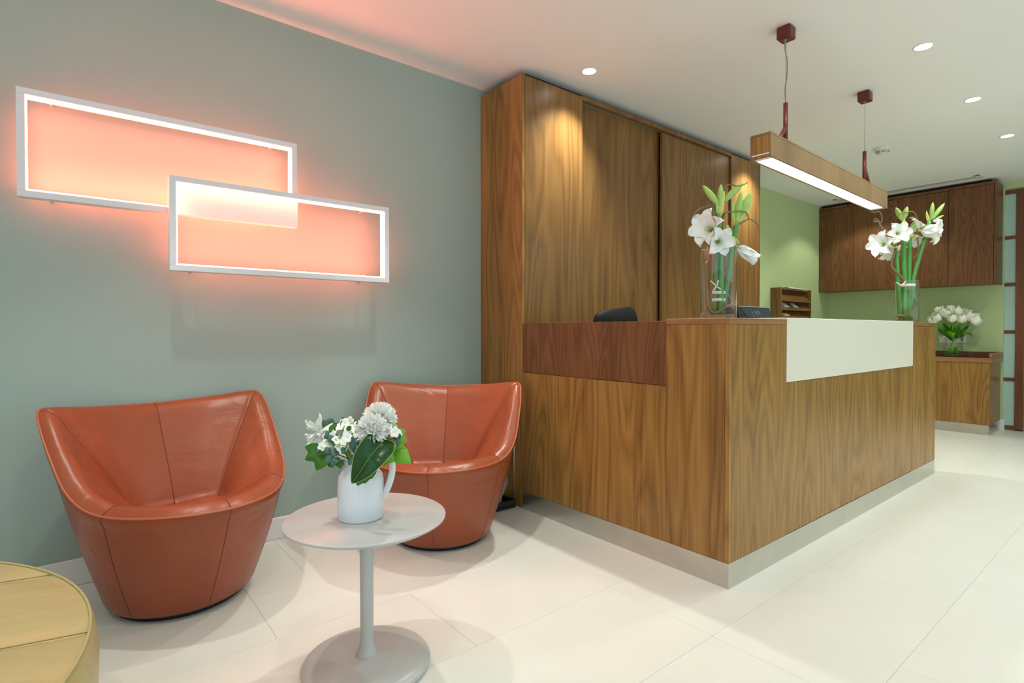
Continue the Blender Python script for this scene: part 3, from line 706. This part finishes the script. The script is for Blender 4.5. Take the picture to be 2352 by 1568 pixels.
leafblade([A1(1694, 512), A1(1712, 492, .012), A1(1730, 464, .012)], .013, s, 'spathe', 'spathe', up=FW)
leafblade([A1(1690, 512), A1(1686, 486, .005), A1(1683, 458, .002)], .010, s, 'bud_green', 'spathe', up=FW)
s = amaryllis('amaryllis with two wide open white blooms in the near vase', vfoot(V1, -.004, -.016), A1(1657, 560, .02), .0115, V1, G1)
lft = -RT; tow = -Vector((FW.x, FW.y, 0)).normalized()
bloom(A1(1622, 523, .04), lft*.75+tow*.6+Vector((0, 0, .10)), .092, roll=.25, parent=s, W=.43)
bloom(A1(1653, 554, .075), tow*.9+lft*.1+Vector((0, 0, -.10)), .074, roll=.9, parent=s, W=.44)
bud(A1(1672, 548, .01), A1(1671, 515, .01), .011, s)
bloom(A1(1722, 586, .02), RT*.75+Vector((0, 0, -.62))+tow*.25, .080, closed=.86, roll=.4, parent=s, throat=False, W=.42)
part('pedicel', MB().tube(crom([A1(1660, 556, .02), A1(1675, 543, .02), A1(1688, 549, .02), A1(1697, 560, .02)], 4), .006, 8), 'bud_green', s)
rb = thing('ribbon_tie', 'pale ribbon tied round the stems inside the near vase', 'ribbon', (V1[0], V1[1], V1[2]+.10))
for z in (.085, .118): part('band', MB().lathe([(.027, z-.007), (.029, z-.007), (.029, z+.007), (.027, z+.007)], (V1[0]+.002, V1[1], V1[2]), 24, True), 'ribbon', rb)
for q in ((1632, 645, 1645, 656), (1650, 643, 1647, 656), (1645, 658, 1638, 668), (1647, 658, 1656, 665)):
    part('bow_end', tubeway([(q[0], q[1], .035), (q[2], q[3], .036)], .003, V1), 'ribbon', rb)
def twig(label, pts, r, c, grp):
    P = [at(p[0], p[1], c, p[2] if len(p) > 2 else 0) for p in pts]; path = crom(P, 6); n = len(path)
    return single('willow_twig', MB().tube(path, [r*1.6*(1-.55*i/(n-1)) for i in range(n)], 7), 'twig', label, 'twig', tuple(P[0]), grp)
G2 = 'curly willow twigs in the vases'
twig('curly willow twig looping low inside the near vase and rising left', [(1625, 700, .03), (1633, 716, .045), (1648, 718, .05), (1665, 706, .05), (1678, 700, .03), (1680, 694, 0), (1672, 676, -.01), (1660, 660, -.01), (1668, 642, 0), (1668, 622, .01), (1660, 600, .0), (1654, 570, -.01), (1650, 530, -.015), (1646, 490, -.02), (1640, 473, -.02), (1612, 477, -.02), (1596, 490, -.02), (1590, 505, -.01), (1596, 508, -.005)], .0045, V1, G2)
twig('curly willow twig reaching right past the wardrobe from the near vase', [(1650, 712, -.03), (1640, 680, -.04), (1655, 640, -.04), (1664, 600, -.02), (1660, 560, -.015), (1672, 530, -.005), (1690, 519, .005), (1712, 507, .01), (1720, 503, .01), (1733, 508, .01), (1742, 518, .01), (1744, 535, .01)], .0035, V1, G2)
twig('thin willow twig arching between the buds of the near vase', [(1644, 700, -.045), (1640, 640, -.045), (1648, 580, -.03), (1655, 530, -.02), (1662, 497, -.01), (1668, 488, .012), (1685, 486, .02), (1710, 486, .02), (1717, 494, .02), (1719, 503, .015)], .003, V1, G2)
twig('thin willow twig crossing behind the upper buds of the near vase', [(1656, 700, -.05), (1658, 600, -.05), (1660, 480, -.03), (1664, 432, -.02), (1680, 424, -.01), (1692, 427, .02), (1708, 424, .02), (1718, 418, .02)], .0028, V1, G2)

# ---- vase on the far end of the desk
V2 = (4.765, 1.30, 1.131)
vase(V2, .074, .305, 'clear glass vase on the far end of the desk', .06)
def A2(x, y, dpt=0): return at(x, y, V2, dpt)
G3 = 'amaryllis in the far vase'
s = amaryllis('amaryllis with white blooms turned left in the far vase', vfoot(V2, -.03, .03), A2(2058, 566), .0145, V2, G3)
bloom(A2(2022, 560, .05), lft*.8+tow*.5, .105, roll=.2, parent=s, W=.42)
bloom(A2(2042, 578, -.02), lft*.1+Vector((0, 0, -.5))+tow*.5, .085, petal_m='petal_cream', roll=.8, parent=s, W=.42)
bud(A2(2058, 568), A2(2049, 547), .012, s)
s = amaryllis('amaryllis with a front-facing white bloom and two buds in the far vase', vfoot(V2, -.012, .005), A2(2076, 552), .0165, V2, G3)
bloom(A2(2066, 534, .08), tow*.85+lft*.3, .090, roll=.1, parent=s, W=.43)
part('pedicel', MB().tube([A2(2076, 556), A2(2075, 530), A2(2074, 508)], .009, 8), 'bud_green', s)
bud(A2(2072, 506), A2(2057, 476), .020, s); bud(A2(2074, 506), A2(2084, 474), .020, s)
leafblade([A2(2074, 520), A2(2076, 510, .01), A2(2079, 500, .01)], .012, s, 'spathe', 'spathe', up=FW)
s = amaryllis('amaryllis with a yellow-green sheath and a half-hidden bloom in the far vase', vfoot(V2, .01, -.008), A2(2090, 545), .0145, V2, G3)
leafblade([A2(2089, 556), A2(2093, 540, .012), A2(2098, 527, .01)], .018, s, 'spathe', 'spathe', up=FW)
bloom(A2(2110, 516, .0), RT*.35+Vector((0, 0, .55))+tow*.35, .085, petal_m='petal_cream', roll=.5, parent=s, W=.42)
bloom(A2(2103, 552, -.03), Vector((0, 0, -.6))+tow*.4+RT*.1, .080, petal_m='petal_cream', roll=.2, parent=s, W=.42)
bud(A2(2092, 532), A2(2106, 505), .014, s)
s = amaryllis('amaryllis leaning right with four buds and a white bloom in the far vase', vfoot(V2, .012, -.02), A2(2135, 508), .0145, V2, G3, A2(2098, 640, .01))
bud(A2(2137, 506), A2(2143, 464), .016, s); bud(A2(2140, 504), A2(2170, 466), .016, s); bud(A2(2144, 506), A2(2168, 494), .010, s); bud(A2(2142, 508), A2(2166, 506, .02), .013, s, 'petal_white')
leafblade([A2(2136, 512), A2(2131, 498, .01), A2(2128, 483, .01)], .012, s, 'spathe', 'spathe', up=FW)
bloom(A2(2146, 531, .06), RT*.9+tow*.35+Vector((0, 0, -.12)), .105, roll=.3, parent=s, W=.42)
twig('curly willow twig twisting up beneath the hanging lamp from the far vase', [(2060, 725, .03), (2085, 722, .05), (2105, 700, .04), (2098, 680, .0), (2086, 665, .01), (2078, 645, .02), (2062, 627, .02), (2048, 612, .02), (2050, 592, .02), (2058, 570, .01), (2050, 545, .0), (2044, 534, .0), (2032, 530, .0), (2022, 518, .0), (2016, 508, .0), (2008, 510, .01), (2009, 503, .01), (2016, 505, .0), (2024, 512, .0), (2025, 498, .0), (2019, 486, .0), (2008, 488, .0), (2000, 486, .0)], .0055, V2, G2)
twig('thin willow twig looping among the blooms of the far vase', [(2090, 725, -.03), (2092, 700, -.03), (2098, 670, -.02), (2095, 645, -.01), (2090, 600, -.02), (2105, 588, .0), (2110, 570, .0), (2106, 535, .01), (2108, 512, .02), (2104, 495, .02), (2096, 486, .01), (2084, 487, .02), (2070, 490, .025), (2060, 496, .03)], .004, V2, G2)
rb = thing('ribbon_tie', 'pale ribbon tied round the stems at the rim of the far vase', 'ribbon', (V2[0], V2[1], V2[2]+.27))
part('band', MB().lathe([(.05, .262), (.053, .262), (.053, .282), (.05, .282)], (V2[0]-.006, V2[1], V2[2]), 28, True), 'ribbon', rb)
for q in ((2060, 648, 2068, 655), (2080, 646, 2072, 656)): part('bow_end', tubeway([(q[0], q[1], .055), (q[2], q[3], .056)], .004, V2), 'ribbon', rb)

# ---- tulips on the sideboard
V3 = (7.50, 1.617, .7955)
vase(V3, .083, .19, 'small clear glass vase of tulips on the sideboard', .05)
def A3(x, y, dpt=0): return at(x, y, V3, dpt)
TP = [(2156, 735, .10), (2170, 728, .02), (2185, 722, -.06), (2187, 738, .12), (2200, 728, -.02), (2205, 741, .10), (2215, 730, -.04), (2222, 738, .04), (2233, 746, .08), (2150, 742, .0), (2163, 724, -.08), (2178, 730, .06), (2230, 736, -.02), (2210, 726, -.10), (2196, 722, -.10)]
WHERE = ['left front of', 'upper left of', 'top middle of', 'front centre of', 'upper middle of', 'right of centre in', 'upper right of', 'right side of', 'lowest at the right of', 'far left of', 'back left of', 'left of centre in', 'right end of', 'back right of', 'back middle of']
for i, (x, y, dp) in enumerate(TP):
    top = A3(x, y, dp); foot = Vector((V3[0]-(top.x-V3[0])*.36, V3[1]-(top.y-V3[1])*.36, V3[2]+.02+.002*(i % 5)))
    nk = Vector((V3[0]+(top.x-V3[0])*.06, V3[1]+(top.y-V3[1])*.06, V3[2]+.165))
    t = thing('white_tulip', 'white tulip at the '+WHERE[i]+' the bunch on the sideboard', 'tulip', foot, 'tulips in the small vase')
    d = (top-nk).normalized()
    part('stem', MB().tube(crom([foot, nk, nk.lerp(top, .55), top], 4), .0046, 7), 'leaf_bright', t)
    mt = Matrix.Translation(top) @ frame_to(d, i*.7); hd = None
    for k in range(6):
        mb = petal(.092, .038, [(.0, 0), (.28, .06), (.44, .32), (.42, .66), (.36+.16*((i+k) % 3)/2, .95)], .8, 7, 5, .7).xf(mt @ Matrix.Rotation(k*PI/3, 4, 'Z') @ Matrix.Scale(1.0 if k % 2 else .93, 4))
        if hd is None: hd = part('tulip_head', mb, 'tulip_white', t)
        else: part('petal', mb, 'tulip_white', hd)
    for k in range(3):
        a = random.uniform(0, 2*PI); o = Vector((math.cos(a), math.sin(a), 0))
        leafblade([nk, nk.lerp(top, .35)+o*.05, nk.lerp(top, .68-.12*k)+o*.11-Vector((0, 0, .03*k))], .032, t, 'leaf_bright' if k else 'leaf_green', fold=.4)
for i, (x, y, x2, y2) in enumerate(((2140, 725, 2128, 706), (2152, 722, 2146, 712), (2178, 720, 2177, 694), (2192, 715, 2198, 700), (2214, 724, 2236, 704), (2220, 726, 2268, 702), (2240, 755, 2252, 768))):
    foot = Vector((V3[0], V3[1], V3[2]+.15))
    single('grass_blade', MB().tube(crom([foot, foot.lerp(A3(x, y), .7), A3(x, y), A3(x2, y2)], 5), [.0022]*10+[.0012]*6, 5), 'eucalyptus',
           'thin dark grass blade %s the tulips' % ['sprouting far left of', 'sprouting left of', 'standing straight up out of', 'leaning slightly right out of', 'pointing up right out of', 'arching far right over', 'drooping low right of'][i], 'grass', tuple(foot), 'grass blades among the tulips')

# ---- pitcher on the pedestal table
PC = at(829, 1183, (tx, ty, 0)); PC = Vector((tx-.005, ty-.008, tz_))
r_ = ray(829, 1186); k_ = (tz_-HC)/r_.z; PC = CAMP+r_*k_; PC.z = tz_
PR = .072
t = thing('pitcher', 'white porcelain pitcher holding a bouquet on the round table', 'pitcher', PC)
prof = [(0, 0), (.068, 0), (.0725, .004), (.0725, .06), (.0715, .115), (.068, .135), (.058, .150), (.050, .160), (.0475, .170), (.050, .180), (.057, .192)]
n = 48; rows = []
spx = -RT
for r, z in prof+[(.0545, .192), (.047, .181), (.0445, .170), (.047, .160), (.055, .150), (.065, .134), (.068, .115), (.069, .06), (.067, .01), (0, .008)]:
    row = []
    for j in range(n):
        a = 2*PI*j/n; dr = Vector((math.cos(a), math.sin(a), 0)); q = max(0, dr.dot(spx))**8*max(0, (z-.165)/.027)
        row.append(PC+dr*(r+.018*q)+Vector((0, 0, z+.010*q)))
    rows.append(row)
part('body', MB().grid(rows, True, True), 'porcelain', t)
hp = [(.050, .166), (.066, .184), (.084, .190), (.098, .178), (.101, .150), (.094, .115), (.082, .085), (.070, .062)]
path = crom([PC+RT*a+Vector((0, 0, b)) for a, b in hp], 6)
mb = MB().tube(path, .0105, 12)
part('handle', mb, 'porcelain', t)
NECK = PC+Vector((0, 0, .165))
def AP(x, y, dpt=0): return at(x, y, PC, dpt)
def stemline(top, parent, m='stem_green', r=.0028):
    foot = PC+Vector(((top.x-PC.x)*-.15, (top.y-PC.y)*-.15, .02))
    nk = NECK+Vector(((top.x-PC.x)*.2, (top.y-PC.y)*.2, 0))
    h = Vector(((top.x-PC.x), (top.y-PC.y), 0)); 
    if h.length*.2 > .03: nk = NECK+h.normalized()*.03
    return part('stem', MB().tube(crom([foot, nk, nk.lerp(top, .5)+Vector((0, 0, .015)), top], 5), r, 6), m, parent)
GB = 'bouquet in the white pitcher'
def pompon(label, c, R, d, n=150, ruff=.55):
    t = thing('pompon_flower', label, 'flower', PC, GB); stemline(c-Vector(d).normalized()*R*.3, t)
    core = part('flower_head', MB().lathe([(0, -.5*R), (.4*R, -.35*R), (.55*R, 0), (.4*R, .35*R), (0, .5*R)], n=16).xf(Matrix.Translation(c)), 'petal_white', t)
    fr = frame_to(d)
    for i in range(n):
        f = (i+.5)/n; ph = math.acos(1-1.55*f); th = i*2.39996
        v = fr @ Vector((math.sin(ph)*math.cos(th), math.sin(ph)*math.sin(th), math.cos(ph)))
        mb = petal(R*.58, R*.14, [(0, 0), (.1, .4), (.12, .8), (.3*ruff, 1.05)], .7, 4, 3, .45, .15)
        mb.xf(Matrix.Translation(c+v*R*.42) @ frame_to(v, i*1.7)); part('petal', mb, 'petal_white', core)
    return t
pompon('large ruffled white flower at the top right of the pitcher bouquet', AP(872, 962, .0), .052, Vector((.3, -.2, .8)), 150)
pompon('full ruffled white flower at the front of the pitcher bouquet', AP(855, 987, .06), .048, tow*.8+Vector((0, 0, .5)), 170, .4)
t = thing('spider_flower', 'spiky white flower reaching left out of the pitcher bouquet', 'flower', PC, GB)
c = AP(735, 992, .02); stemline(c, t)
hd = part('flower_head', MB().lathe([(0, -.012), (.012, -.006), (.013, .004), (0, .012)], n=12).xf(Matrix.Translation(c)), 'petal_cream', t)
for i in range(44):
    v = (lft*random.uniform(.0, 1.1)+RT*random.uniform(0, .55)+tow*random.uniform(-.5, .7)+Vector((0, 0, random.uniform(-.75, .75)))).normalized()
    part('petal', petal(random.uniform(.040, .060), .0060, [(0, 0), (.03, .4), (.06, .8), (.16, 1.0)], .8, 5, 3, .45).xf(Matrix.Translation(c) @ frame_to(v, i)), 'petal_white', hd)
def phlox(label, cs, R=.018):
    t = thing('phlox_cluster', label, 'flower', PC, GB); stemline(sum(cs, Vector())/len(cs)-Vector((0, 0, .015)), t, 'leaf_bright')
    cen = sum(cs, Vector())/len(cs)-Vector((0, 0, .02))
    for i, c in enumerate(cs):
        d = (tow*random.uniform(.3, 1)+lft*random.uniform(-.6, .6)+Vector((0, 0, random.uniform(.1, 1)))).normalized(); fo = None
        mt = Matrix.Translation(c) @ frame_to(d, random.random())
        for k in range(5):
            mb = petal(R, R*.46, [(.05, 0), (.35, .16), (.75, .2), (1.0, .1)], .25, 5, 3, .45).xf(mt @ Matrix.Rotation(k*2*PI/5, 4, 'Z'))
            if fo is None: fo = part('floret', mb, 'petal_white', t)
            else: part('petal', mb, 'petal_white', fo)
        part('flower_tube', MB().tube([c, c.lerp(cen, .6)], .0016, 5), 'leaf_bright', fo)
    for i in range(6):
        b = cen+Vector((random.uniform(-.02, .02), random.uniform(-.02, .02), random.uniform(.0, .03))); bud(b, b+Vector((random.uniform(-.4, .4), random.uniform(-.4, .4), 1)).normalized()*.014, .004, t)
phlox('white floret cluster at the upper middle of the pitcher bouquet', [AP(x, y, d_) for x, y, d_ in ((792, 972, .02), (804, 968, .0), (782, 980, .03), (803, 985, .04), (812, 978, .02), (816, 990, .05), (826, 982, .04), (800, 995, .06))])
phlox('white floret cluster at the left front of the pitcher bouquet', [AP(x, y, d_) for x, y, d_ in ((765, 1000, .05), (774, 1012, .07), (757, 995, .04), (750, 1020, .06), (742, 1026, .06), (798, 1005, .08))])
phlox('white floret cluster low in the centre of the pitcher bouquet', [AP(x, y, d_) for x, y, d_ in ((792, 1014, .08), (786, 1020, .08), (785, 1031, .08), (780, 1026, .07))], .015)
phlox('white floret cluster at the right of the pitcher bouquet', [AP(x, y, d_) for x, y, d_ in ((892, 982, .04), (900, 986, .04), (906, 992, .05), (888, 992, .05), (912, 996, .03), (895, 976, .02))])
phlox('white floret cluster beside the ruffled flower at the front of the pitcher bouquet', [AP(x, y, d_) for x, y, d_ in ((822, 996, .07), (830, 1004, .08), (818, 1006, .07), (834, 992, .06), (826, 988, .05))], .017)
def bigleaf(label, pts, W, m, rimmat=None, fold=.35, up=None):
    t = thing('large_leaf', label, 'leaf', PC, GB); P = [AP(*p) for p in pts]
    part('stalk', MB().tube(crom([NECK+Vector((0, 0, -.06)), NECK, P[0]], 4), .002, 6), 'leaf_green', t)
    lf, rows = leafblade(P, W, t, m, 'leaf_blade', fold, up or FW, nt=20, ns=9)
    if rimmat:
        part('leaf_margin', MB().tube([r[0] for r in rows]+[r[-1] for r in rows[::-1]], .0007, 5), rimmat, lf)
        part('midrib', MB().tube([r[4]+tow*.0006 for r in rows], .0004, 5), rimmat, lf)
    return t
bigleaf('glossy dark green leaf with pale edge hanging over the pitcher', [(884, 1008, .055), (874, 1020, .085), (850, 1048, .115), (828, 1082, .115), (808, 1110, .105)], .047, 'leaf_dark', 'leaf_rim', -.35)
bigleaf('plain green leaf tip below the dark leaf on the pitcher', [(850, 1055, .075), (838, 1085, .10), (820, 1114, .10)], .030, 'leaf_green')
def sprig(label, leaves, m, W, name='leafy_sprig', rnd=False):
    t = thing(name, label, 'foliage', PC, GB)
    a = AP(leaves[0][0], leaves[0][1], leaves[0][2]); stemline(a, t, m, .002)
    for x0, y0, d0, x1, y1, d1, *ww in leaves:
        p, q = AP(x0, y0, d0), AP(x1, y1, d1); L = (q-p).length
        leafblade([p, p.lerp(q, .5)+tow*.15*L+Vector((0, 0, .08*L)), q], (ww[0] if ww else W)*(1 if rnd else 1.25), t, m, fold=random.uniform(.1, .5), up=FW+Vector((random.uniform(-.4, .4), random.uniform(-.4, .4), random.uniform(-.3, .3))), nt=10, rnd=rnd)
    return t
sprig('green leaves drooping at the left of the pitcher bouquet', [(742, 1040, .05, 700, 1026, .03, .016), (738, 1042, .05, 700, 1056, .05, .018), (745, 1045, .06, 726, 1080, .06, .020), (752, 1050, .05, 735, 1040, .09, .014), (760, 1055, .04, 765, 1074, .06, .013), (776, 1058, .05, 782, 1076, .05, .014)], 'leaf_green', .018)
sprig('bright green leaves spreading right from the pitcher bouquet', [(875, 1045, .05, 906, 1058, .06, .022), (870, 1050, .06, 880, 1060, .09, .02), (905, 1033, .03, 944, 1064, .03, .022), (905, 1040, .02, 915, 1065, .03, .017), (904, 1030, .03, 934, 1030, .02, .010), (908, 1022, .02, 936, 1012, .0, .013), (912, 1000, .0, 934, 990, -.02, .013), (885, 1035, .04, 902, 1030, .06, .014), (910, 1015, .01, 934, 1005, .0, .009)], 'leaf_bright', .018)
sprig('dark green leaves between the flowers of the pitcher bouquet', [(820, 1020, .05, 850, 1002, .07, .014), (812, 1008, .05, 812, 994, .07, .012), (765, 985, .0, 760, 968, .0, .012), (775, 985, .02, 755, 990, .05, .012), (800, 990, .06, 806, 978, .08, .006)], 'leaf_green', .014)
EU = [[(760, 985, 0, 748, 966, 0), (766, 980, 0, 776, 965, -.02), (755, 980, .0, 738, 968, -.02), (762, 990, .03, 748, 1000, .05), (765, 975, 0, 752, 962, .0)],
      [(792, 975, -.01, 785, 958, -.02), (794, 972, -.01, 800, 956, -.02), (790, 980, .0, 778, 968, .02), (795, 975, .0, 782, 975, .03)],
      [(822, 975, -.01, 812, 960, -.02), (820, 978, 0, 822, 956, -.01)],
      [(758, 1010, .06, 744, 1000, .07), (765, 1020, .07, 758, 998, .07), (760, 1030, .07, 745, 1040, .08), (775, 1035, .07, 764, 1045, .09), (790, 1042, .06, 772, 1035, .08), (768, 1045, .07, 745, 1060, .08), (772, 1050, .07, 762, 1070, .08), (778, 1050, .07, 770, 1062, .09)],
      [(800, 1022, .08, 818, 1028, .08), (805, 1015, .08, 812, 1004, .08), (808, 1012, .07, 824, 1014, .09), (800, 1030, .07, 785, 1042, .09), (812, 1050, .06, 800, 1068, .07), (806, 1045, .06, 818, 1058, .06)],
      [(905, 1005, .03, 922, 1000, .04), (902, 1010, .04, 918, 1020, .05), (900, 1008, .04, 890, 1018, .06), (908, 1000, .03, 916, 990, .02), (900, 1015, .05, 908, 1026, .07)]]
for lv, lb in zip(EU, ('at the upper left', 'at the top', 'beside the ruffled flowers at the top', 'at the lower left', 'in the lower middle', 'at the right')):
    sprig('grey-green eucalyptus sprig '+lb+' of the pitcher bouquet', [(*q, .0125) for q in lv], 'eucalyptus', .012, 'eucalyptus_sprig', True)

# ------------------------------------------------------------------ umbrella stand in the corner behind the armchair
ux, uy = 1.985, 2.66
t = thing('umbrella_stand', 'black based wire stand in the corner behind the right armchair', 'stand', (ux, uy, 0))
part('base_tray', MB().box((ux-.11, uy-.10, 0), (ux+.11, uy+.10, .018), .004).box((ux-.11, uy-.10, .018), (ux+.11, uy-.085, .05), .003).box((ux-.11, uy+.085, .018), (ux+.11, uy+.10, .05), .003).box((ux-.11, uy-.085, .018), (ux-.095, uy+.085, .05), .003).box((ux+.095, uy-.085, .018), (ux+.11, uy+.085, .05), .003), 'black_plastic', t)
for a in (-1, 1):
    for b in (-1, 1): part('rod', MB().tube([(ux+a*.101, uy+b*.091, .05), (ux+a*.101, uy+b*.091, .62)], .0045, 8), 'steel_track', t)
part('top_ring', MB().box((ux-.108, uy-.098, .615), (ux+.108, uy-.088, .627), .002).box((ux-.108, uy+.088, .615), (ux+.108, uy+.098, .627), .002).box((ux-.108, uy-.088, .615), (ux-.098, uy+.088, .627), .002).box((ux+.098, uy-.088, .615), (ux+.108, uy+.088, .627), .002), 'steel_track', t)
rows = []
for i in range(12):
    f = i/11; row = []
    for j in range(18):
        a = 2*PI*j/18; r = (.055+.03*math.sin(PI*f)-.04*max(0, f-.6))*(1+.22*math.sin(3*a+5*f)+.15*math.sin(7*a-4*f))
        row.append((ux+r*math.cos(a), uy+r*math.sin(a), .022+.26*f+.02*math.sin(4*a)*f))
    rows.append(row)
single('plastic_bag', MB().grid(rows, True, True).add(rows[0], [tuple(range(18))]), 'clear_plastic', 'crumpled clear plastic bag in the stand behind the right armchair', 'bag', (ux, uy, .02))
